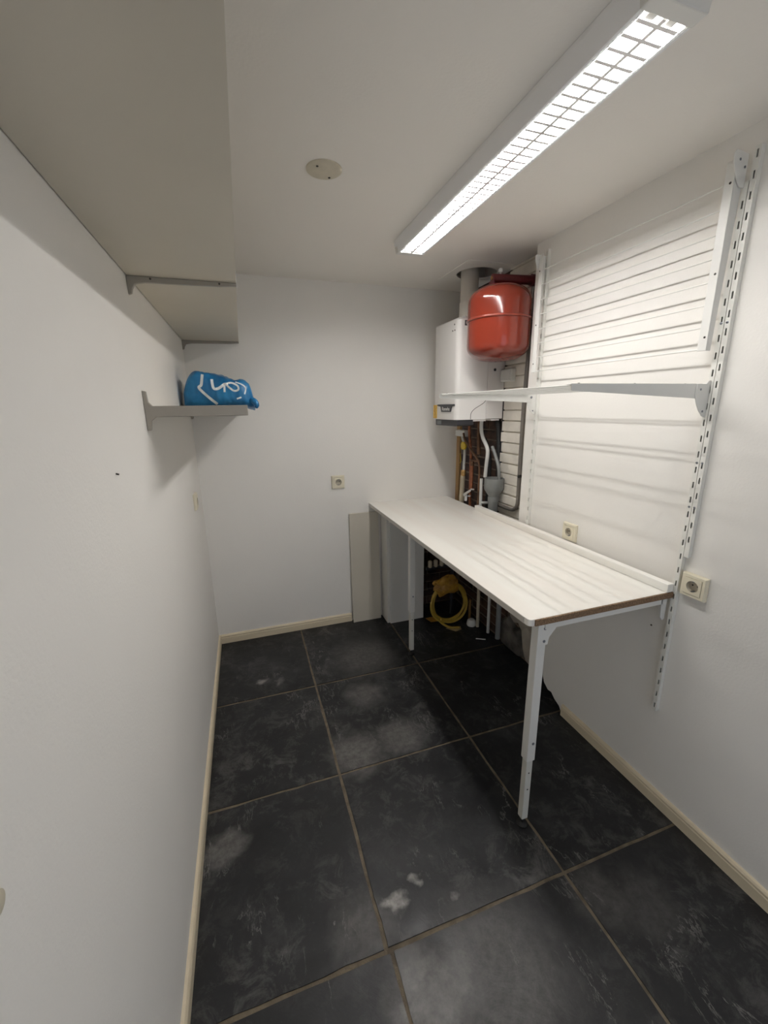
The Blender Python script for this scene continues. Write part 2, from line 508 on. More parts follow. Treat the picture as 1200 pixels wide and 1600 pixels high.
# old plaster left low on the bricks near the broken panel corner
def blob_plate(name, outline, x0, thick, m, parent, seed=0):
    bm = NB()
    cx = sum(p[0] for p in outline) / len(outline); cz = sum(p[1] for p in outline) / len(outline)
    rings = []
    for s, t in ((1.0, 0.0), (.93, .6), (.7, 1.0), (.4, .95)):
        rings.append([bm.verts.new((x0 - thick * t * (1 + .5 * noise.noise(Vector((p[0] * 20, p[1] * 20, seed)))), cx + (p[0] - cx) * s, cz + (p[1] - cz) * s)) for p in outline])
    for A, B in zip(rings, rings[1:]):
        for k in range(len(A)):
            q = (k + 1) % len(A); bm.faces.new((A[k], A[q], B[q], B[k]))
    bm.faces.new(rings[-1]); bm.faces.new(rings[0])
    return obj(name, bm, m, parent, smooth=True)
blob_plate('plaster_patch', [(-.655, .78), (-.655, .22), (-.70, .19), (-.75, .21), (-.80, .16), (-.86, .22), (-.93, .18), (-1.09, .24), (-1.09, .78)], 1.758, .03, 'oldplaster', wn, 2)
blob_plate('plaster_patch', [(-.60, .18), (-.56, .05), (-.60, .0), (-.78, .0), (-.86, .03), (-.84, .12), (-.80, .20), (-.72, .17), (-.66, .22)], 1.758, .04, 'plaster', wn, 5)
blob_plate('plaster_patch', [(-.79, .21), (-.82, .08), (-.86, .02), (-.93, .0), (-.91, .10), (-.88, .20), (-.84, .25)], 1.745, .02, 'oldplaster', wn, 9)

# timber stud at the end of the back wall
bm = NB(); box(bm, 1.700, 1.718, -.030, .05, .80, 1.95)
struct(obj('trim_1', bm, 'timber', None, bevel=.002, seg=1), 'raw timber edging strip at the end of the back wall')

# ------------------------------------------------------------------ skirting boards
def skirting(name, a, b, nrm, label):
    """a,b floor points on the wall; nrm = unit direction into the room"""
    prof = [(0, 0), (.012, 0), (.012, .040), (.0095, .043), (.0095, .046), (.012, .048), (.012, .053), (.008, .059), (.0, .061)]
    bm = NB()
    a, b = Vector(a), Vector(b); nv = Vector(nrm)
    A = [bm.verts.new(a + nv * p[0] + Vector((0, 0, p[1]))) for p in prof]
    B = [bm.verts.new(b + nv * p[0] + Vector((0, 0, p[1]))) for p in prof]
    bm.faces.new(A); bm.faces.new(B)
    for i in range(len(prof)):
        q = (i + 1) % len(prof)
        bm.faces.new((A[i], A[q], B[q], B[i]))
    return struct(obj(name, bm, 'skirt'), label)
skirting('baseboard_left', (XL, YR, 0), (XL, YB, 0), (1, 0, 0), 'cream moulded skirting along the left wall')
skirting('baseboard_back', (XL + .012, YB, 0), (.886, YB, 0), (0, -1, 0), 'cream moulded skirting along the back wall')
skirting('baseboard_right', (W, YR, 0), (W, -1.262, 0), (-1, 0, 0), 'cream moulded skirting along the right wall')

# ------------------------------------------------------------------ louvred ceiling light
lx0, lx1, ly0, ly1, lz = 1.003, 1.113, -1.905, -.695, H - .058
cl = thing('ceiling_light', 'long white louvred fluorescent ceiling light, switched on', 'ceiling light', ((lx0 + lx1) / 2, (ly0 + ly1) / 2, H))
bm = NB()
box(bm, lx0 - .018, lx1 + .018, ly0 - .03, ly1 + .03, H - .010, H - .0005)
prism(bm, [(lx0 - .018, H - .01), (lx0 - .014, H - .01), (lx0 - .001, lz + .007), (lx0 - .007, lz + .007)], 1, ly0 - .03, ly1 + .03)
prism(bm, [(lx1 + .018, H - .01), (lx1 + .014, H - .01), (lx1 + .001, lz + .007), (lx1 + .007, lz + .007)], 1, ly0 - .03, ly1 + .03)
obj('housing', bm, 'lampwhite', cl)
for ya, yb in ((ly0 - .034, ly0 - .002), (ly1 + .002, ly1 + .034)):
    bm = NB(); prism(bm, [(lx0 - .0185, H - .001), (lx1 + .0185, H - .001), (lx1 + .0085, lz + .0055), (lx0 - .0085, lz + .0055)], 1, ya, yb)
    obj('end_cap', bm, 'whitemetal', cl, bevel=.003)
# parabolic side reflectors
for s in (0, 1):
    bm = NB()
    pr = []
    for k in range(7):
        t = k / 6
        xo = .004 + .022 * t ** 1.8
        x = lx0 + xo if s == 0 else lx1 - xo
        pr.append((x, lz + .007 + .034 * t))
    back = [(p[0] + (-.0012 if s == 0 else .0012), p[1]) for p in reversed(pr)]
    prism(bm, pr + back, 1, ly0, ly1)
    obj('reflector', bm, 'reflector', cl, smooth=True)
# cross lamellae: V section
bm = NB()
lw = (lx1 - lx0) / 2 - .006
A = [(-.0055, 0.0), (0, -.0) , (.0055, 0.0)]
vs = []
for x, zt in ((-lw, .0108), (0, .0108), (lw, .0108)):
    vs.append([bm.verts.new((x, -.004, .007)), bm.verts.new((x, .004, .007)), bm.verts.new((x, .0008, zt)), bm.verts.new((x, -.0008, zt))])
for a, b2 in zip(vs, vs[1:]):
    for k in range(4):
        q = (k + 1) % 4; bm.faces.new((a[k], a[q], b2[q], b2[k]))
bm.faces.new(vs[0]); bm.faces.new(vs[-1])
lam = mesh('lamella', bm, 'lamella')
NL = 38
for k in range(NL):
    inst('lamella', lam, ((lx0 + lx1) / 2, ly0 + (ly1 - ly0) * (k + .5) / NL, lz), cl)
cxl = (lx0 + lx1) / 2
for dx in (-.024, .024):
    bm = NB(); tube(bm, [(cxl + dx, ly0 + .02, lz + .0205), (cxl + dx, ly1 - .02, lz + .0205)], .008, 16)
    obj('fluorescent_tube', bm, 'tube', cl, smooth=True)
    for yy in (ly0 + .008, ly1 - .008):
        bm = NB(); box(bm, cxl + dx - .010, cxl + dx + .010, yy - .008, yy + .008, lz + .012, H - .010)
        obj('lamp_holder', bm, 'whiteplastic', cl, bevel=.002)
bm = NB(); prism(bm, [(cxl - .0045, lz + .0068), (cxl + .0045, lz + .0068), (cxl + .0015, lz + .016), (cxl - .0015, lz + .016)], 1, ly0, ly1)
obj('louvre_spine', bm, 'lamella', cl)

# blanking plate in the ceiling
bc = thing('blanking_plate', 'round yellowed blanking plate on the ceiling', 'cover plate', (.578, -1.143, H))
bm = NB(); lathe(bm, [(.056, 0), (.056, -.003), (.050, -.006), (.02, -.0075), (.004, -.008)], (.578, -1.143, H), 40)
obj('plate', bm, 'cap', bc, smooth=True)
for sx, sy in ((-.026, -.024), (.022, .030)):
    bm = NB(); lathe(bm, [(.004, .003), (.004, -.0015), (.002, -.0025)], (.578 + sx, -1.143 + sy, H - .0065), 10)
    obj('screw', bm, 'darkscrew', bc)

# ------------------------------------------------------------------ shelves on the left wall
def shelf_bracket(parent, y, zt, zb, za, plate_top, plate_bot, length, wdt=.014):
    """zt top of arm, zb bottom of arm at the wall, za bottom at the tip"""
    b = NB()
    x0 = XL + .0005
    prism(b, [(x0, plate_top), (x0 + .010, plate_top - .002), (x0 + .012, zt + .012), (x0 + .022, zt), (length, zt), (length, za), (x0 + .03, zb), (x0 + .014, zb - .012), (x0 + .011, plate_bot + .002), (x0, plate_bot)], 1, y - wdt / 2, y + wdt / 2)
    return obj('bracket', b, 'greymetal', parent, bevel=.0015, seg=1)
us = thing('wall_shelf', 'long deep grey shelf high on the left wall, seen from below', 'shelf', (XL, -1.3, 1.872))
bm = NB(); box(bm, XL + .003, .283, -2.75, .008, 1.872, 1.890)
obj('board', bm, 'shelfboard', us)
for yy in (-1.179, -.004, -2.5):
    b = NB()
    x0 = XL + .0005
    prism(b, [(x0, 1.8715), (.284, 1.8715), (.284, 1.864), (.235, 1.860), (x0 + .045, 1.856), (x0 + .020, 1.851), (x0 + .012, 1.838), (x0 + .009, 1.826), (x0, 1.822)], 1, yy - .006, yy + .006)
    br = obj('bracket', b, 'greymetal', us, bevel=.001, seg=1)
    if yy < -.5:
        b = NB(); box(b, .2835, .2855, yy - .006, yy + .006, 1.862, 1.905); obj('end_lip', b, 'whitemetal', br)
        for xx in (.05, .235):
            b = NB(); lathe(b, [(.003, 0), (.003, -.0015)], (xx, yy - .006, 1.866), 8, 1); obj('rivet', b, 'darkscrew', br)

ls = thing('wall_shelf', 'short grey metal shelf in the back corner carrying the blue bag', 'shelf', (XL, -.6, 1.50))
bm = NB(); box(bm, XL + .003, .278, -1.190, .006, 1.499, 1.5135)
obj('board', bm, 'shelfboard', ls, bevel=.002, seg=1)
shelf_bracket(ls, -1.199, 1.5135, 1.481, 1.481, 1.558, 1.440, .283)
shelf_bracket(ls, -.010, 1.4985, 1.481, 1.481, 1.51, 1.450, .270)

# ------------------------------------------------------------------ blue carrier bag
top_prof = [(.004, 1.60), (.019, 1.640), (.045, 1.668), (.071, 1.682), (.11, 1.675), (.192, 1.660), (.247, 1.640), (.268, 1.646), (.313, 1.638), (.324, 1.598), (.332, 1.56)]
def ztop(x):
    if x <= top_prof[0][0]: return top_prof[0][1]
    for (a, za), (b2, zb) in zip(top_prof, top_prof[1:]):
        if x <= b2: return za + (zb - za) * (x - a) / (b2 - a)
    return top_prof[-1][1]
bm = NB()
NU, NV = 64, 48
zb0 = 1.5142
yc, yd = -.34, .12
grid = []
for i in range(NU + 1):
    u = i / NU
    x = .006 + .325 * u
    # rounded ends
    e = min(u, 1 - u) * 2
    sh = (1 - (1 - min(1, e * 2.6)) ** 2.6) ** (1 / 2.6) if e * 2.6 < 1 else 1
    sh = max(sh, .05)
    zt = zb0 + (ztop(x) - zb0) * (0.25 + .75 * sh)
    hz = (zt - zb0) / 2
    ring = []
    for k in range(NV):
        a = 2 * math.pi * k / NV
        ca, sa = math.cos(a), math.sin(a)
        p = .55
        yy = yc + yd * (.35 + .65 * sh) * math.copysign(abs(ca) ** p, ca)
        zz = zb0 + hz + hz * math.copysign(abs(sa) ** p, sa)
        v0 = Vector((x, yy, zz))
        q = v0 * 14
        d = .010 * noise.noise(q) + .008 * (abs(noise.noise(q * 2.1 + Vector((3, 1, 7)))) - .2) + .004 * abs(noise.noise(q * 4.3))
        c0 = Vector((x, yc, zb0 + hz))
        dr = (v0 - c0).normalized()
        v0 = v0 + dr * d
        if x > .272 and v0.z < zb0 + .03:      # loose end sags over the shelf edge
            v0.z -= .012 * (x - .272) / .06
        elif v0.z < zb0 + .0005: v0.z = zb0 + .0005
        if v0.x < XL + .004: v0.x = XL + .004
        ring.append(bm.verts.new(v0))
    grid.append(ring)
for A, B in zip(grid, grid[1:]):
    for k in range(NV):
        q = (k + 1) % NV; bm.faces.new((A[k], A[q], B[q], B[k]))
bm.faces.new(grid[0]); bm.faces.new(grid[-1])
bmesh.ops.recalc_face_normals(bm, faces=bm.faces)
bvh = BVHTree.FromBMesh(bm)
bagt = thing('carrier_bag', 'crumpled blue plastic carrier bag with white printed emblem on the small shelf', 'bag', (.165, -.34, zb0))
obj('bag_body', bm, 'bag', bagt, smooth=True)
def decal(name, pts, wd, closed=False):
    pts = [Vector((p[0], 0, p[1])) for p in pts]
    pts = smooth_path(pts, 10) if len(pts) > 2 else [pts[0].lerp(pts[1], t / 8) for t in range(9)]
    b = NB(); rows = []
    for i, p in enumerate(pts):
        t = (pts[min(i + 1, len(pts) - 1)] - pts[max(i - 1, 0)]).normalized()
        nrm = Vector((-t.z, 0, t.x))
        row = []
        for s in (-1, -.5, 0, .5, 1):
            q = p + nrm * wd * .5 * s
            hit = bvh.ray_cast(Vector((q.x, -2, q.z)), Vector((0, 1, 0)))
            yv = hit[0].y if hit[0] else None
            row.append((q.x, yv, q.z))
        rows.append(row)
    vv = [[(b.verts.new((x, y - .0012, z)) if y is not None and y < -.30 else None) for x, y, z in r] for r in rows]
    for a, c in zip(vv, vv[1:]):
        for k in range(4):
            f = (a[k], a[k + 1], c[k + 1], c[k])
            if all(f): b.faces.new(f)
    return obj(name, b, 'bagprint', bagt)
decal('printed_outline', [(.105, 1.662), (.0965, 1.615), (.085, 1.600), (.115, 1.565), (.157, 1.526)], .012)
decal('printed_outline', [(.247, 1.628), (.275, 1.617), (.292, 1.600), (.285, 1.571)], .006)
decal('printed_outline', [(.247, 1.550), (.269, 1.557)], .007)
decal('printed_letter', [(.144, 1.640), (.148, 1.600), (.169, 1.598), (.200, 1.619)], .012)
decal('printed_letter', [(.200, 1.616), (.228, 1.624), (.255, 1.611), (.258, 1.593), (.239, 1.587), (.217, 1.603), (.200, 1.619), (.195, 1.581)], .009)
# knotted tail of the bag hanging at the open end
bm = NB()
tail = smooth_path([(.315, -.44, 1.545), (.330, -.455, 1.535), (.338, -.46, 1.520), (.333, -.455, 1.508)], 5)
tube(bm, tail, [.016 - .010 * abs(i / (len(tail) - 1) - .2) for i in range(len(tail))], 9)
obj('bag_tail', bm, 'bag', bagt, smooth=True)

# ------------------------------------------------------------------ sockets
def socket(label, pos, nrm, size=.08, deep=.014):
    """pos = wall point at the centre, nrm in {'-x','+x','-y'}"""
    t = thing('power_socket', label, 'socket', pos, 'wall sockets')
    def fr(u, v, w):      # u right, v up, w out of the wall
        if nrm == '-x': return Vector((pos[0] - w, pos[1] - u, pos[2] + v))
        if nrm == '+x': return Vector((pos[0] + w, pos[1] + u, pos[2] + v))
        return Vector((pos[0] + u, pos[1] - w, pos[2] + v))
    def place(bm):
        for v in bm.verts: v.co = fr(v.co.x, v.co.y, v.co.z)
    h = size / 2
    b = NB()
    def loops(L):
        rings = [[b.verts.new((x * s, y * s, z)) for x, y in ((-1, -1), (1, -1), (1, 1), (-1, 1))] for s, z in L]
        for A, B in zip(rings, rings[1:]):
            for k in range(4):
                q = (k + 1) % 4; b.faces.new((A[k], A[q], B[q], B[k]))
        return rings
    R_ = loops([(h, 0.0005), (h, deep * .55), (h * .93, deep), (h * .72, deep), (h * .71, deep * .1)])
    b.faces.new(R_[0]); place(b); obj('frame', b, 'cream', t)
    # centre plate with round well
    b = NB(); hh = h * .69; n = 24; r = h * .49
    sq, ci, cb = [], [], []
    for k in range(n):
        a = 2 * math.pi * k / n; dx, dy = math.cos(a), math.sin(a); m_ = hh / max(abs(dx), abs(dy))
        sq.append((dx * m_, dy * m_)); ci.append((dx * r, dy * r))
    z1 = deep + .0015
    V0 = [b.verts.new((*p, deep * .6)) for p in sq]; V1 = [b.verts.new((*p, z1)) for p in sq]; V2 = [b.verts.new((*p, z1)) for p in ci]
    for k in range(n):
        q = (k + 1) % n
        b.faces.new((V0[k], V0[q], V1[q], V1[k])); b.faces.new((V1[k], V1[q], V2[q], V2[k]))
    place(b); obj('centre_plate', b, 'cream', t)
    b = NB()
    V2 = [b.verts.new((*p, z1)) for p in ci]; V3 = [b.verts.new((p[0] * .93, p[1] * .93, deep * .18)) for p in ci]
    for k in range(n):
        q = (k + 1) % n; b.faces.new((V2[k], V2[q], V3[q], V3[k]))
    b.faces.new(V3); place(b); well = obj('well', b, 'creamshade', t)
    for sx in (-1, 1):
        b = NB(); lathe(b, [(.0028, 0), (.0028, .0008)], (sx * .0085, .001, deep * .18 + .0002), 10); place(b); obj('pin_hole', b, 'black', well)
    for sy in (-1, 1):
        b = NB(); box(b, -.003, .003, sy * r * .86 - .0012, sy * r * .86 + .0012, deep * .2, z1 - .001); place(b); obj('earth_clip', b, 'screw', well)
    return t
socket('cream wall socket on the back wall, left of the worktop', (.826, YB, 1.026), '-y', .086)
socket('cream socket on the right wall just above the worktop upstand', (W, -1.197, .936), '-x', .080)
socket('cream socket beside the near end of the worktop, next to the slotted rail', (W, -1.765, .909), '-x', .080, .017)
socket('cream socket on the left wall near the back corner, seen edge-on', (XL, -.345, 1.040), '+x', .082)

# ------------------------------------------------------------------ slotted rails on the right wall
def rail(label, y, z0, z1, first, wdt=.0152, dep=.016, screws=()):
    xf = W - dep
    t = thing('slotted_rail', label, 'rail', (W, y, z0), 'slotted wall rails')
    b = NB()
    sl, sw, pit = .0195, .0046, .0492
    zs = []
    z = first
    while z + sl / 2 < z1 - .006:
        if z - sl / 2 > z0 + .006: zs.append(z)
        z += pit
    th = .0014
    box(b, xf, W - .0005, y - wdt / 2, y - wdt / 2 + th, z0, z1); box(b, xf, W - .0005, y + wdt / 2 - th, y + wdt / 2, z0, z1)
    box(b, xf, xf + th, y - wdt / 2 + th, y - sw / 2, z0, z1); box(b, xf, xf + th, y + sw / 2, y + wdt / 2 - th, z0, z1)
    prev = z0
    for z in zs + [None]:
        top = (z - sl / 2) if z is not None else z1
        box(b, xf, xf + th, y - sw / 2, y + sw / 2, prev, top)
        prev = (z + sl / 2) if z is not None else z1
    o = obj('rail_channel', b, 'railmetal', t)
    b = NB(); box(b, W - .0035, W - .0006, y - wdt / 2 + th, y + wdt / 2 - th, z0, z1); obj('rail_shade_strip', b, 'hollowshade', t)  # dark strip paints the shade seen through the slots
    for zz in screws:
        b = NB(); lathe(b, [(.0036, .001), (.0036, -.001), (.002, -.0016)], (xf, y, zz), 10, 0); obj('screw', b, 'screw', t)
    return t
rail('longest slotted rail on the right wall, running down below the worktop', -1.7095, .385, 2.085, .4068, screws=(1.727, 1.315, 1.17))
rail('shorter slotted rail fixed right beside the longest rail, ending above the socket', -1.7265, 1.000, 2.163, 2.144 - .0492 * 24, screws=(1.727, 1.315, 1.17))
rail('far slotted rail on the right wall, next to the boiler recess', -.905, .898, 2.178, .93)

# ------------------------------------------------------------------ folding wire racks between the rails
YN, YF = -1.7085, -.905
def plate(parent, y, up):
    b = NB()
    xb = W - .0165
    if up: pts = [(xb, 2.152), (1.582, 2.156), (1.574, 2.148), (1.576, 2.128), (1.586, 2.104), (1.600, 2.084), (1.612, 2.072), (xb, 2.072)]
    else: pts = [(xb, 1.566), (xb - .008, 1.566), (1.612, 1.556), (1.574, 1.556), (1.573, 1.520), (1.582, 1.498), (1.596, 1.478), (1.612, 1.462), (xb, 1.455)]
    prism(b, pts, 1, y - .0015, y + .0015)
    p = obj('hinge_plate', b, 'whitemetal', parent)
    for (x, z) in (((1.598, 2.135), (1.62, 2.12)) if up else ((1.590, 1.540), (1.612, 1.475))):
        b = NB(); lathe(b, [(.0035, .0022), (.0035, -.0022)], (x, y, z), 10, 1); obj('rivet', b, 'screw', p)
    return p
up_r = thing('folding_wire_rack', 'upper white wire drying rack folded flat against the right wall', 'rack', (W - .03, -1.3, 1.65), 'folding wire racks')
for y, s in ((YN + .020, 1), (YF - .008, -1)):
    plate(up_r, y - .016 * s if s > 0 else y + .016, True)
    b = NB()
    box(b, 1.594, 1.597, y - .013, y + .013, 1.652, 2.140 if s > 0 else 2.150)
    yo = y - .013 if s > 0 else y + .0105
    prism(b, [(1.597, 1.652), (1.614, 1.652), (1.627, 2.08), (1.627, 2.14), (1.597, 2.14)], 1, yo, yo + .0025)
    arm = obj('side_arm', b, 'whitemetal', up_r, bevel=.0008, seg=1)
    for z in (1.69, 1.86, 2.085):
        b = NB(); lathe(b, [(.0032, .001), (.0032, -.001), (.002, -.0018)], (1.594, y - .004 * s, z), 10, 0); obj('screw', b, 'darkscrew', arm)
for k in range(8):
    z = 1.657 + .0615 * k
    b = NB(); tube(b, [(1.5985, YN + .012, z), (1.5985, YF - .006, z)], .0022, 8)
    obj('wire', b, 'whitemetal', up_r, smooth=True)

lo_r = thing('folding_wire_rack', 'lower white wire drying rack folded out level above the worktop', 'rack', (W - .03, -1.3, 1.54), 'folding wire racks')
for y, s in ((YN, 1), (YF, -1)):
    plate(lo_r, y, False)
    yo = y + .0016 if s > 0 else y - .0045
    b = NB()
    prism(b, [(1.600, 1.557), (1.600, 1.514), (1.573, 1.514), (1.108, 1.537), (1.106, 1.542), (1.106, 1.556)], 1, yo, yo + .0029)
    yi = (yo + .0029, yo + .020) if s > 0 else (yo - .017, yo)
    box(b, 1.108, 1.573, yi[0], yi[1], 1.5535, 1.556)
    arm = obj('side_arm', b, 'whitemetal', lo_r, bevel=.0006, seg=1)
    b = NB(); lathe(b, [(.006, .0012), (.006, -.0016), (.003, -.0024)], (1.597, yo + (0 if s > 0 else 0), 1.538), 14, 1); obj('pivot_bolt', b, 'screw', arm)
    for xx in (1.14, 1.34, 1.54):
        b = NB(); lathe(b, [(.003, 0), (.003, .0016), (.001, .002)], (xx, (yi[0] + yi[1]) / 2, 1.556), 8); obj('rivet', b, 'darkscrew', arm)
for k in range(8):
    x = 1.118 + .0625 * k
    b = NB(); tube(b, [(x, YN + .006, 1.551), (x, YF - .006, 1.551)], .0022, 8)
    obj('wire', b, 'whitemetal', lo_r, smooth=True)

# ------------------------------------------------------------------ worktop with legs
ZT = .865
wt = thing('worktop_table', 'long white laminate worktop table on slim adjustable legs', 'table', (1.33, -.85, 0))
X0, X1, Y0, Y1 = 1.036, 1.632, -1.708, .0105
bm = NB()
rc = .013
corner = [(X0 + rc - rc * math.cos(a), Y0 + .006 + rc - rc * math.sin(a)) for a in [i * math.pi / 2 / 6 for i in range(7)]]
pts = corner + [(X1, Y0 + .006), (X1, Y1), (X0, Y1)]
prism(bm, pts, 2, ZT - .0215, ZT)
obj('tabletop', bm, 'melamine', wt)
bm = NB(); box(bm, X0 + .020, X1, Y0, Y0 + .0058, ZT - .021, ZT - .0008); obj('chipboard_end', bm, 'chip', wt)
bm = NB(); box(bm, X0 - .0016, X0, Y0 + .030, Y1, ZT - .0212, ZT - .0006); obj('edge_band', bm, 'edge', wt)

def leg(x, y, zj, holes, scr):
    hw, lw = .0165, .0125
    b = NB(); box(b, x - hw, x + hw, y - hw, y + hw, zj, ZT - .0216)
    l = obj('leg', b, 'whitemetal', wt, bevel=.003)
    b = NB(); box(b, x - lw, x + lw, y - lw, y + lw, .036, zj + .05); lo = obj('inner_tube', b, 'innertube', l, bevel=.0025)
    b = NB(); lathe(b, [(.019, .0003), (.020, .006), (.012, .012), (.0075, .014), (.0075, .038)], (x, y, 0), 20); obj('foot', b, 'black', l, smooth=True)
    for z in holes:
        b = NB(); lathe(b, [(.003, .0005), (.003, -.0004)], (x, y - lw, z), 10, 1); obj('hole', b, 'black', lo)
    for z in scr:
        b = NB(); lathe(b, [(.0048, .001), (.0048, -.0018), (.002, -.0026)], (x + .003, (-1.6872 if y < -1 and z > .75 else y - hw), z), 12, 1); obj('screw', b, 'screw', l)
leg(1.108, -1.664, .296, (.242, .170), (.370, .770, .815))
leg(1.132, -.530, .296, (.245, .170), (.40,))
# steel support rails under the top from the legs to the wall
for y, xa in ((-1.690, 1.108), (-.530, 1.150)):
    b = NB(); box(b, xa, 1.606, y - .002, y + .002, ZT - .050, ZT - .0218); box(b, xa, 1.606, y, y + .022, ZT - .024, ZT - .0218)
    if y < -1:
        prism(b, [(1.086, ZT - .022), (1.19, ZT - .022), (1.155, ZT - .055), (1.130, ZT - .085), (1.126, ZT - .11), (1.086, ZT - .11)], 1, y + .003, y + .0055)
        prism(b, [(1.600, ZT - .022), (1.627, ZT - .022), (1.627, ZT - .11), (1.618, ZT - .115), (1.606, ZT - .10)], 1, y - .002, y + .002)
    obj('support_rail', b, 'whitemetal', wt, bevel=.0005, seg=1)
# upstand batten lying on the worktop
bm = NB(); box(bm, 1.600, W - .018, -1.706, -.43, ZT + .0004, ZT + .031)
tag(obj('upstand_batten', bm, 'melamine', None, bevel=.0015, seg=1), 'white wooden batten along the wall edge of the worktop', 'batten')

# ------------------------------------------------------------------ boards under the worktop
b = NB()
for p in (0,):
    vs = box(b, .890, 1.098, 0, .012, .0012, .802)
    for v in vs: v.co.y += -.030 + (v.co.z / .80) * .026
tag(obj('loose_board', b, 'shelfboard', None, bevel=.001, seg=1), 'pale loose board leaning on the back wall beside the skirting', 'board')
cs = thing('pipe_casing', 'white boxed pipe casing on the floor under the far end of the worktop', 'casing', (1.25, -.06, 0))
b = NB(); box(b, 1.118, 1.136, -.118, .008, .0012, .835); obj('side_board', b, 'whitemetal', cs, bevel=.001, seg=1)
b = NB(); box(b, 1.1362, 1.390, -.132, -.114, .0012, .835); obj('front_board', b, 'whitemetal', cs, bevel=.001, seg=1)

# ------------------------------------------------------------------ boiler
BX0, BX1, BY0, BY1, BZ0, BZ1 = 1.412, 1.722, -.497, -.205, 1.425, 1.965
bo = thing('boiler', 'white wall-hung gas boiler in the corner recess', 'boiler', (1.56, -.35, BZ0))
b = NB()
r = .030
pts = [(BX0 + .008, BY1), (BX0, BY1 - .02), (BX0, BY0 + r)]
pts += [(BX0 + r - r * math.cos(a), BY0 + r - r * math.sin(a)) for a in [i * math.pi / 2 / 6 for i in range(1, 6)]]
pts += [(BX0 + r, BY0), (BX0 + .195, BY0), (BX0 + .195, BY1)]
prism(b, pts, 2, BZ0, BZ1 - .008)
obj('front_cover', b, 'boiler', bo, smooth=True)
b = NB(); box(b, BX0 + .197, BX1 - .001, BY0 + .001, BY1, BZ0 + .002, BZ1 - .012); obj('rear_body', b, 'boilerside', bo, bevel=.002, seg=1)
b = NB(); box(b, BX0 + .190, BX0 + .200, BY0 + .003, BY1 - .003, BZ0 + .004, BZ1 - .014); obj('seam', b, 'seam', bo)
b = NB(); box(b, BX0 + .006, BX1 - .004, BY0 + .004, BY1 - .004, BZ1 - .0078, BZ1); top = obj('top_plate', b, 'boilerside', bo, bevel=.002, seg=1)
# curved moulding line on the side
b = NB(); tube(b, smooth_path([(1.508, BY0 - .0002, BZ0 + .003), (1.510, BY0 - .0002, BZ0 + .035), (1.530, BY0 - .0002, BZ0 + .058), (1.565, BY0 - .0002, BZ0 + .078), (1.590, BY0 - .0002, BZ0 + .093), (1.606, BY0 - .0002, BZ0 + .110)], 6), .0016, 6)
obj('moulding_line', b, 'seam', bo)
for x, z in ((1.655, 1.700),):
    b = NB(); lathe(b, [(.008, .001), (.008, -.002), (.004, -.003)], (x, BY0 + .001, z), 14, 1); obj('screw', b, 'darkplastic', bo)
for z, y in ((1.935, BY0 + .04), (1.905, BY0 + .035), (1.905, BY0 + .06)):
    b = NB(); lathe(b, [(.004, .001), (.004, -.002)], (BX0, y, z), 10, 0); obj('clip', b, 'seam', bo)
b = NB(); box(b, 1.452, 1.470, BY0 - .003, BY0 + .002, 1.925, 1.952); obj('latch', b, 'darkplastic', bo, bevel=.001, seg=1)
# badge on the front (faces the left wall)
b = NB()
prism(b, [(-.268, 1.513), (-.478, 1.513), (-.482, 1.505), (-.452, 1.500), (-.440, 1.470), (-.320, 1.470), (-.308, 1.500), (-.262, 1.505)], 0, BX0 - .004, BX0 + .002)
badge = obj('badge', b, 'darkplastic', bo)
fc = bpy.data.curves.new('badge_text', 'FONT'); fc.body = 'Remeha'; fc.size = .030; fc.align_x = 'CENTER'; fc.align_y = 'CENTER'; fc.extrude = .0004
to = bpy.data.objects.new('badge_text', fc); C.objects.link(to)
dg = bpy.context.evaluated_depsgraph_get()
tm = bpy.data.meshes.new_from_object(to.evaluated_get(dg)); bpy.data.objects.remove(to)
tm.materials.clear(); tm.materials.append(MT['whitemetal'])
for v in tm.vertices:
    x, y, z = v.co; v.co = Vector((BX0 - .0045 - z, -.380 - x, 1.486 + y))
o = bpy.data.objects.new('badge_text', tm); C.objects.link(o); o.parent = badge
b = NB(); box(b, BX0 - .0006, BX0 + .03, BY1 - .0005, BY1 + .0012, BZ0 + .005, BZ0 + .085)
box(b, BX0 - .0012, BX0 + .0004, BY1 - .050, BY1 - .021, BZ0 + .005, BZ0 + .085); obj('warning_sticker', b, 'label', bo)
b = NB()
prism(b, [(BY1 - .005, BZ0 - .001), (BY0 + .004, BZ0 - .001), (BY0 + .004, BZ0 - .030), (BY0 + .03, BZ0 - .037), (BY1 - .01, BZ0 - .037)], 0, BX0 + .012, BX0 + .120)
cb = obj('control_panel', b, 'darkplastic', bo, bevel=.004)
b = NB(); box(b, BX0 + .0095, BX0 + .0125, BY1 - .090, BY1 - .035, BZ0 - .030, BZ0 - .008); obj('display', b, 'display', cb)
b = NB(); box(b, BX0 + .115, BX0 + .20, BY0 + .004, BY0 + .10, BZ0 - .010, BZ0 - .001); box(b, BX0 + .235, BX1 - .02, BY0 + .004, BY0 + .2, BZ0 - .008, BZ0 - .001); obj('underside_lip', b, 'boilerside', bo)

# flue through the ceiling hatch
fl = thing('flue_pipe', 'pale round flue pipe rising from the boiler into the ceiling', 'pipe', (1.553, -.355, BZ1))
b = NB(); tube(b, [(1.553, -.355, BZ1 + .09), (1.553, -.355, H + .30)], .050, 28); obj('upper_pipe', b, 'flue', fl, smooth=True)
b = NB(); lathe(b, [(.062, .0005), (.062, .022), (.054, .026), (.054, .105), (.051, .110)], (1.553, -.355, BZ1), 28); obj('collar', b, 'flue', fl, smooth=True)
b = NB(); tube(b, [(1.497, -.40, BZ1 + .001), (1.497, -.40, BZ1 + .028)], .011, 12); obj('test_point', b, 'whiteplastic', fl, smooth=True)

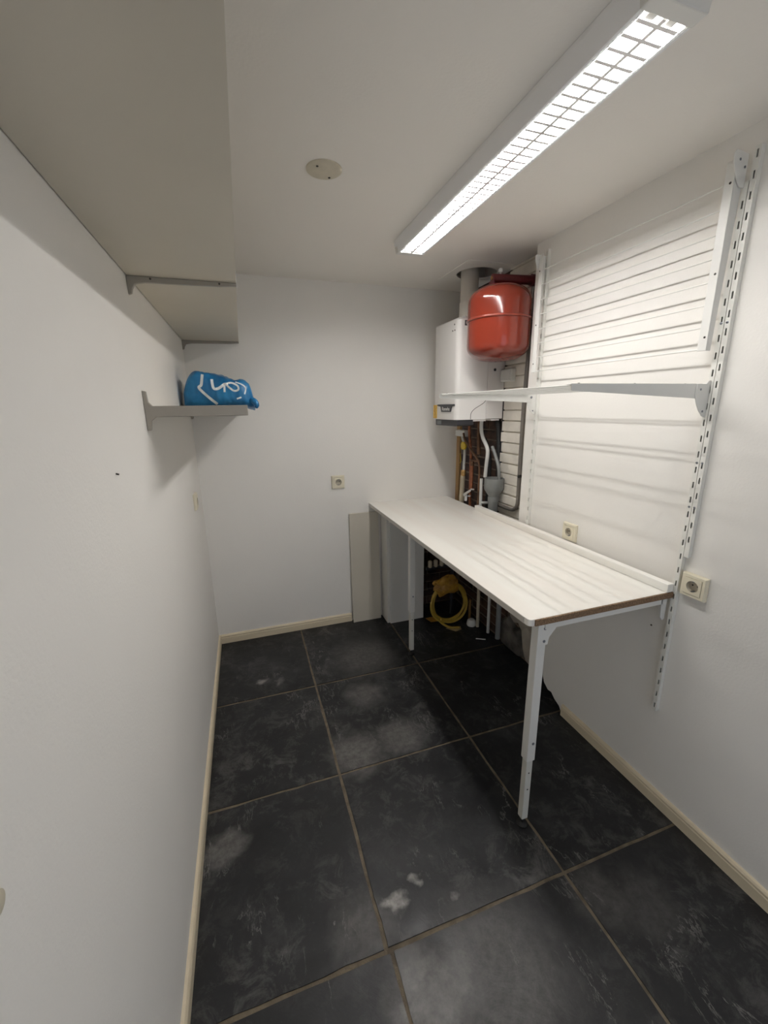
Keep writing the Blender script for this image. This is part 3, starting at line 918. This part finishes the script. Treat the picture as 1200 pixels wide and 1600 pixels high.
# ------------------------------------------------------------------ red expansion vessel
VX, VY = 1.542, -.682
ev = thing('expansion_vessel', 'glossy red expansion vessel hanging from a wall pipe', 'tank', (VX, VY, 1.72))
R_ = .156
prof = []
zb_, zt_ = 1.722, 2.082
for k in range(13):        # lower dome
    a = math.pi / 2 * k / 12
    prof.append((max(.004, R_ * math.sin(a) ** .75), zb_ + .075 * (1 - math.cos(a))))
for k in range(13):        # upper dome
    a = math.pi / 2 * k / 12
    prof.append((max(.004, R_ * math.cos(a) ** .75), zt_ - .085 * (1 - math.sin(a))))
b = NB(); lathe(b, [(r_, z - 0) for r_, z in prof], (VX, VY, 0), 56); obj('shell', b, 'red', ev, smooth=True)
b = NB(); tube(b, [(VX + (R_ + .001) * math.cos(2 * math.pi * k / 48), VY + (R_ + .001) * math.sin(2 * math.pi * k / 48), 1.918) for k in range(48)], .0065, 10, closed=True)
obj('seam_ring', b, 'redseam', ev, smooth=True)
b = NB(); lathe(b, [(.030, 2.074), (.018, 2.082), (.015, 2.086), (.015, 2.110)], (VX - .004, VY, 0), 16); obj('neck', b, 'redseam', ev, smooth=True)
b = NB(); tube(b, [(1.492, VY, 2.108), (1.700, VY - .030, 2.108)], .0215, 18); br = obj('support_pipe', b, 'maroon', ev, smooth=True)
b = NB(); tube(b, [(1.497, VY, 2.092), (1.497, VY, 2.064)], [.020, .012], 14); obj('elbow', b, 'maroon', br, smooth=True)
b = NB(); lathe(b, [(.009, -.002), (.009, .001)], (1.4905, VY, 2.110), 12, 0); obj('plug', b, 'brass', br)
b = NB(); lathe(b, [(.006, 2.127), (.006, 2.136), (.0115, 2.138), (.0115, 2.152), (.007, 2.156)], (VX - .006, VY - .002, 0), 14); obj('vent_cap', b, 'whiteplastic', br, smooth=True)
b = NB(); lathe(b, [(.028, 0), (.028, .022)], (1.698, VY - .030, 2.108), 18, 0); obj('wall_flange', b, 'maroon', br)

# pipe dropping down the pier, turning towards the boiler drain
b = NB(); tube(b, fillet([(1.7125, -.716, 2.078), (1.7125, -.716, 1.86), (1.7125, -.702, 1.48), (1.7125, -.708, .908), (1.7125, -.45, .908)], .07), .0112, 12)
tag(obj('grey_pipe', b, 'conduit', None, smooth=True), 'grey pipe down the white brick pier, bending at worktop level', 'pipe')
b = NB(); tube(b, [(1.722, -.716, 1.115), (1.698, -.716, 1.115)], .008, 10)
o = obj('pipe_clip', b, 'black', bpy.data.objects['grey_pipe'])

# junction box on the pier
jb = thing('junction_box', 'small square off-white junction box on the painted brick', 'junction box', (1.715, -.548, 1.665))
b = NB(); box(b, 1.690, 1.7225, -.602, -.500, 1.632, 1.700); obj('box_body', b, 'whiteplastic', jb, bevel=.006)
b = NB(); box(b, 1.687, 1.692, -.596, -.506, 1.637, 1.695); obj('lid', b, 'whiteplastic', jb, bevel=.002)
b = NB(); tube(b, [(1.737, -.486, 1.72), (1.737, -.486, 1.02)], .008, 10)
tag(obj('gap_shade_rod', b, 'darkplastic', None, smooth=True), 'thin dark rod standing in for the shaded gap at the edge of the painted bricks', 'pipe')  # dark rod drawn for the shaded gap between boiler and pier

# ------------------------------------------------------------------ pipes under the boiler
PX = 1.66
def pipe(name, pts, r, m, label, cat='pipe', sm=True, parts=()):
    b = NB(); p = smooth_path(pts, 6) if sm else fillet(pts, .03)
    tube(b, p, r, 10)
    o = obj(name, b, m, None, smooth=True)
    if label: tag(o, label, cat)
    return o
b = NB(); box(b, 1.640, 1.69, -.195, -.075, 1.305, 1.345)
tag(obj('pipe_bracket', b, 'whiteplastic', None, bevel=.003), 'white bracket block under the left of the boiler', 'bracket')
g1 = thing('gas_pipe', 'white gas pipe with yellow tap under the boiler', 'pipe', (PX, -.16, .60))
b = NB(); tube(b, [(PX, -.135, 1.305), (PX, -.180, 1.243), (PX, -.172, 1.08)], .0095, 10); obj('upper_pipe', b, 'whiteplastic', g1, smooth=True)
b = NB(); tube(b, [(PX, -.165, 1.045), (PX, -.140, .60)], .0165, 12); obj('lower_pipe', b, 'beigepipe', g1, smooth=True)
b = NB(); lathe(b, [(.015, 0), (.018, .008), (.018, .034), (.014, .042)], (PX, -.169, 1.040), 8); obj('joint', b, 'brass', g1)
b = NB(); box(b, PX - .028, PX - .014, -.225, -.168, 1.232, 1.262); box(b, PX - .03, PX - .012, -.214, -.180, 1.222, 1.272); obj('tap_handle', b, 'yellow', g1, bevel=.004)
b = NB(); lathe(b, [(.013, 0), (.013, .03)], (PX, -.179, 1.232), 12); obj('tap_body', b, 'brass', g1)
pipe('copper_pipe', [(PX, -.224, 1.42), (PX, -.230, 1.33), (PX, -.250, 1.235), (PX, -.262, 1.15), (PX, -.275, .60)], .0095, 'copper', 'bright copper pipe next to the yellow gas tap')
cp = thing('copper_pipe', 'short copper pipe teed beside the chrome valve', 'pipe', (PX - .02, -.315, .98))
b = NB(); tube(b, [(PX - .02, -.314, 1.135), (PX - .02, -.316, .975)], .010, 10); obj('riser', b, 'copper', cp, smooth=True)
b = NB(); tube(b, [(PX - .004, -.262, 1.165), (PX - .02, -.300, 1.160), (PX - .018, -.345, 1.163), (PX - .012, -.383, 1.168)], .006, 8); obj('cross_pipe', b, 'oldcopper', cp, smooth=True)
b = NB(); lathe(b, [(.012, 0), (.012, .03)], (PX - .02, -.314, 1.128), 10); obj('cap', b, 'oldcopper', cp)
pipe('copper_pipe', [(PX + .02, -.318, 1.42), (PX + .02, -.312, 1.32), (PX + .02, -.322, 1.20)], .0125, 'oldcopper', 'thick aged copper pipe leaving the middle of the boiler')
pipe('copper_pipe', [(PX - .03, -.205, 1.33), (PX - .03, -.23, 1.285), (PX - .03, -.30, 1.235), (PX - .025, -.372, 1.185), (PX - .018, -.395, 1.14), (PX - .016, -.397, 1.02), (PX - .016, -.395, .60)], .0065, 'oldcopper', 'thin aged copper pipe slanting across under the boiler')
pipe('white_hose', [(PX, -.373, 1.424), (PX, -.372, 1.36), (PX, -.395, 1.31), (PX, -.440, 1.262), (PX, -.455, 1.225), (PX, -.447, 1.15), (PX, -.440, 1.072)], .0115, 'whiteplastic', 'white plastic hose curving from boiler into grey drain funnel', 'hose')
pipe('grey_hose', [(PX + .03, -.455, 1.26), (PX + .03, -.50, 1.20), (PX + .03, -.535, 1.14), (PX + .03, -.545, 1.06)], .010, 'greyplastic', 'grey hose behind the white hose in the drain funnel', 'hose')
pipe('black_hose', [(PX + .07, -.44, 1.42), (PX + .07, -.455, 1.34), (PX + .07, -.465, 1.25), (PX + .07, -.47, 1.15), (PX + .07, -.475, 1.06)], .015, 'black', 'black insulated hose hanging behind the white hose', 'hose')
pipe('black_hose', [(PX + .05, -.33, 1.30), (PX + .045, -.37, 1.26), (PX + .04, -.40, 1.22), (PX + .04, -.42, 1.10), (PX + .04, -.40, .60)], .014, 'black', 'black pipe behind the thin copper pipe', 'pipe')
df = thing('drain_funnel', 'grey plastic drain funnel below the boiler', 'drain', (1.672, -.522, .80))
b = NB()
lathe(b, [(.029, .80), (.029, .965), (.034, .975), (.054, 1.005), (.058, 1.014), (.058, 1.078), (.053, 1.078), (.050, 1.02), (.030, .98)], (1.672, -.522, 0), 30)
obj('funnel', b, 'greyplastic', df, smooth=True)
b = NB(); lathe(b, [(.033, .935), (.033, .965)], (1.672, -.522, 0), 28); obj('socket_ring', b, 'greyplastic', df, smooth=True)
wp_ = thing('white_pipe', 'thin white pipe with side branch left of the drain funnel', 'pipe', (1.648, -.41, .60))
b = NB(); tube(b, [(1.648, -.418, 1.06), (1.648, -.425, .60)], .010, 10); obj('riser', b, 'whiteplastic', wp_, smooth=True)
b = NB(); tube(b, [(1.648, -.425, .906), (1.705, -.450, .908)], .0085, 10); obj('branch', b, 'whiteplastic', wp_, smooth=True)
vv = thing('chrome_valve', 'small chrome valve with lever among the copper pipes', 'valve', (PX - .03, -.29, .93))
b = NB(); tube(b, [(PX - .03, -.335, .975), (PX - .03, -.245, .925)], [.008, .011], 12); obj('lever', b, 'chrome', vv, smooth=True)
b = NB(); lathe(b, [(.014, -.03), (.014, .012), (.009, .018)], (PX - .018, -.252, .915), 14); obj('body', b, 'chrome', vv, smooth=True)
b = NB(); tube(b, [(PX - .03, -.330, .978), (PX - .03, -.375, .985)], .006, 10); obj('outlet', b, 'chrome', vv, smooth=True)
b = NB(); tube(b, [(PX - .015, -.265, .92), (PX, -.275, .92)], .007, 8); obj('stem', b, 'chrome', vv, smooth=True)
pipe('cable', [(1.70, -.045, 1.18), (1.69, -.07, 1.16), (1.69, -.075, 1.13), (1.70, -.045, 1.11)], .003, 'yellow', 'thin yellow wire loop by the timber strip', 'wire')

# ------------------------------------------------------------------ low pipes and clutter under the worktop
for y, z0, r, m, lb in ((-.385, .005, .011, 'beigepipe', 'white upright pipe under the worktop nearest the hose coil'),
                        (-.515, .03, .010, 'whiteplastic', 'slim white upright pipe in the middle under the worktop'),
                        (-.625, .05, .016, 'greyplastic', 'grey upright pipe under the worktop nearest the broken plaster')):
    b = NB(); tube(b, [(1.69, y + .01, .60 if y > -.5 else .838), (1.69, y, z0)], r, 10)
    tag(obj('upright_pipe', b, m, None, smooth=True), lb, 'pipe', 'low pipes under the worktop')
b = NB(); tube(b, [(1.68, -.29, .17), (1.68, -.292, .012)], .010, 10); tag(obj('brass_pipe', b, 'brass', None, smooth=True), 'short brass pipe stub right of the yellow hose coil', 'pipe')
b = NB(); lathe(b, [(.030, .0006), (.034, .01), (.030, .035), (.02, .045)], (1.665, -.345, 0), 16); tag(obj('pipe_collar', b, 'whiteplastic', None, smooth=True), 'white plastic collar lying at the foot of the pipes', 'pipe fitting')

# yellow hose coil
hc_ = thing('hose_coil', 'coiled yellow hose standing on the floor under the worktop', 'hose', (1.515, -.27, 0))
random.seed(8)
b = NB(); path = []
for i in range(150):
    a = 2 * math.pi * i / 40 - 2.2
    rr = .125 + .010 * math.sin(i * .21) + .006 * (i / 150)
    zz = .172 + rr * math.sin(a) * 1.02
    path.append((1.515 + rr * math.cos(a) + .006 * math.sin(i * .13), -.285 + .03 * (i / 150 - .5) + .12 * (zz - .17), max(zz, .012)))
tube(b, path, .0085, 8); obj('coil', b, 'yellowhose', hc_, smooth=True)
b = NB(); tube(b, smooth_path([(1.42, -.275, .080), (1.455, -.31, .035), (1.50, -.345, .014), (1.56, -.36, .012)], 6), .0085, 8); obj('loose_end', b, 'yellowhose', hc_, smooth=True)

def crumple(name, c, s, m, seed, label, cat):
    b = NB()
    bmesh.ops.create_icosphere(b, subdivisions=4, radius=1)
    for v in b.verts:
        d = 1 + .45 * noise.noise(v.co * 1.8 + Vector((seed, 0, 0))) + .25 * abs(noise.noise(v.co * 4.2 + Vector((0, seed, 0))))
        v.co = Vector((c[0] + v.co.x * s[0] * d, c[1] + v.co.y * s[1] * d, c[2] + v.co.z * s[2] * d))
    return tag(obj(name, b, m, None, smooth=True), label, cat)
crumple('yellow_wrap', (1.468, -.315, .322), (.092, .030, .060), 'yellowbag', 3, 'crumpled yellow wrapping hung over the top of the hose coil', 'wrapping')
mf = thing('manifold_pipe', 'dark horizontal pipe with three small white caps above the yellow wrapping', 'pipe', (1.47, -.16, .39))
b = NB(); tube(b, [(1.395, -.16, .392), (1.60, -.16, .392)], .0125, 12); obj('header', b, 'darkplastic', mf, smooth=True)
b = NB(); tube(b, [(1.60, -.16, .392), (1.60, -.16, .01)], .011, 12); obj('drop', b, 'darkplastic', mf, smooth=True)
for x in (1.425, 1.468, 1.515):
    b = NB(); lathe(b, [(.013, .4005), (.015, .41), (.015, .445), (.010, .450)], (x, -.16, 0), 14)
    o = obj('cap', b, 'beigepipe', mf, smooth=True); o['label'] = 'small white cap'
def sheet(name, pts, m, label, seed):
    b = NB()
    A = [b.verts.new((x, y, z + .0015)) for x, y, z in pts]; B = [b.verts.new((x, y, z)) for x, y, z in pts]
    b.faces.new(A); b.faces.new(B)
    for k in range(len(A)):
        q = (k + 1) % len(A); b.faces.new((A[k], A[q], B[q], B[k]))
    return tag(obj(name, b, m), label, 'scrap')
sheet('scrap', [(1.398, -.150, .002), (1.415, -.215, .002), (1.475, -.235, .012), (1.500, -.190, .020), (1.44, -.165, .012)], 'yellowbag', 'flat yellow plastic scrap on the floor by the casing', 1)
sheet('scrap', [(1.475, -.325, .001), (1.520, -.385, .001), (1.570, -.375, .001), (1.585, -.335, .001), (1.53, -.320, .001)], 'paper', 'beige paper scrap lying in front of the hose coil', 2)
b = NB(); tube(b, [(1.60, -.515, .004), (1.655, -.545, .004)], .0035, 8); tag(obj('stick', b, 'whiteplastic', None), 'thin white stick on the floor under the worktop', 'stick')

# small marks on the walls
b = NB(); tube(b, [(XL, -1.592, 1.366), (XL + .006, -1.592, 1.364)], .0018, 8); tag(obj('nail', b, 'darkscrew', None), 'tiny nail in the middle of the left wall', 'nail')
b = NB(); lathe(b, [(.0125, 0), (.0125, .002), (.008, .004)], (XL, -2.226, 1.027), 20, 0); tag(obj('wall_plug', b, 'cap', None, smooth=True), 'small round beige plug at the near edge of the left wall', 'plug')
b = NB(); lathe(b, [(.0035, .0), (.0035, -.0012)], (W, -1.637, .697), 10, 0); tag(obj('screw_hole_plug', b, 'dirt', None), 'small dark screw in the right wall under the worktop', 'screw')
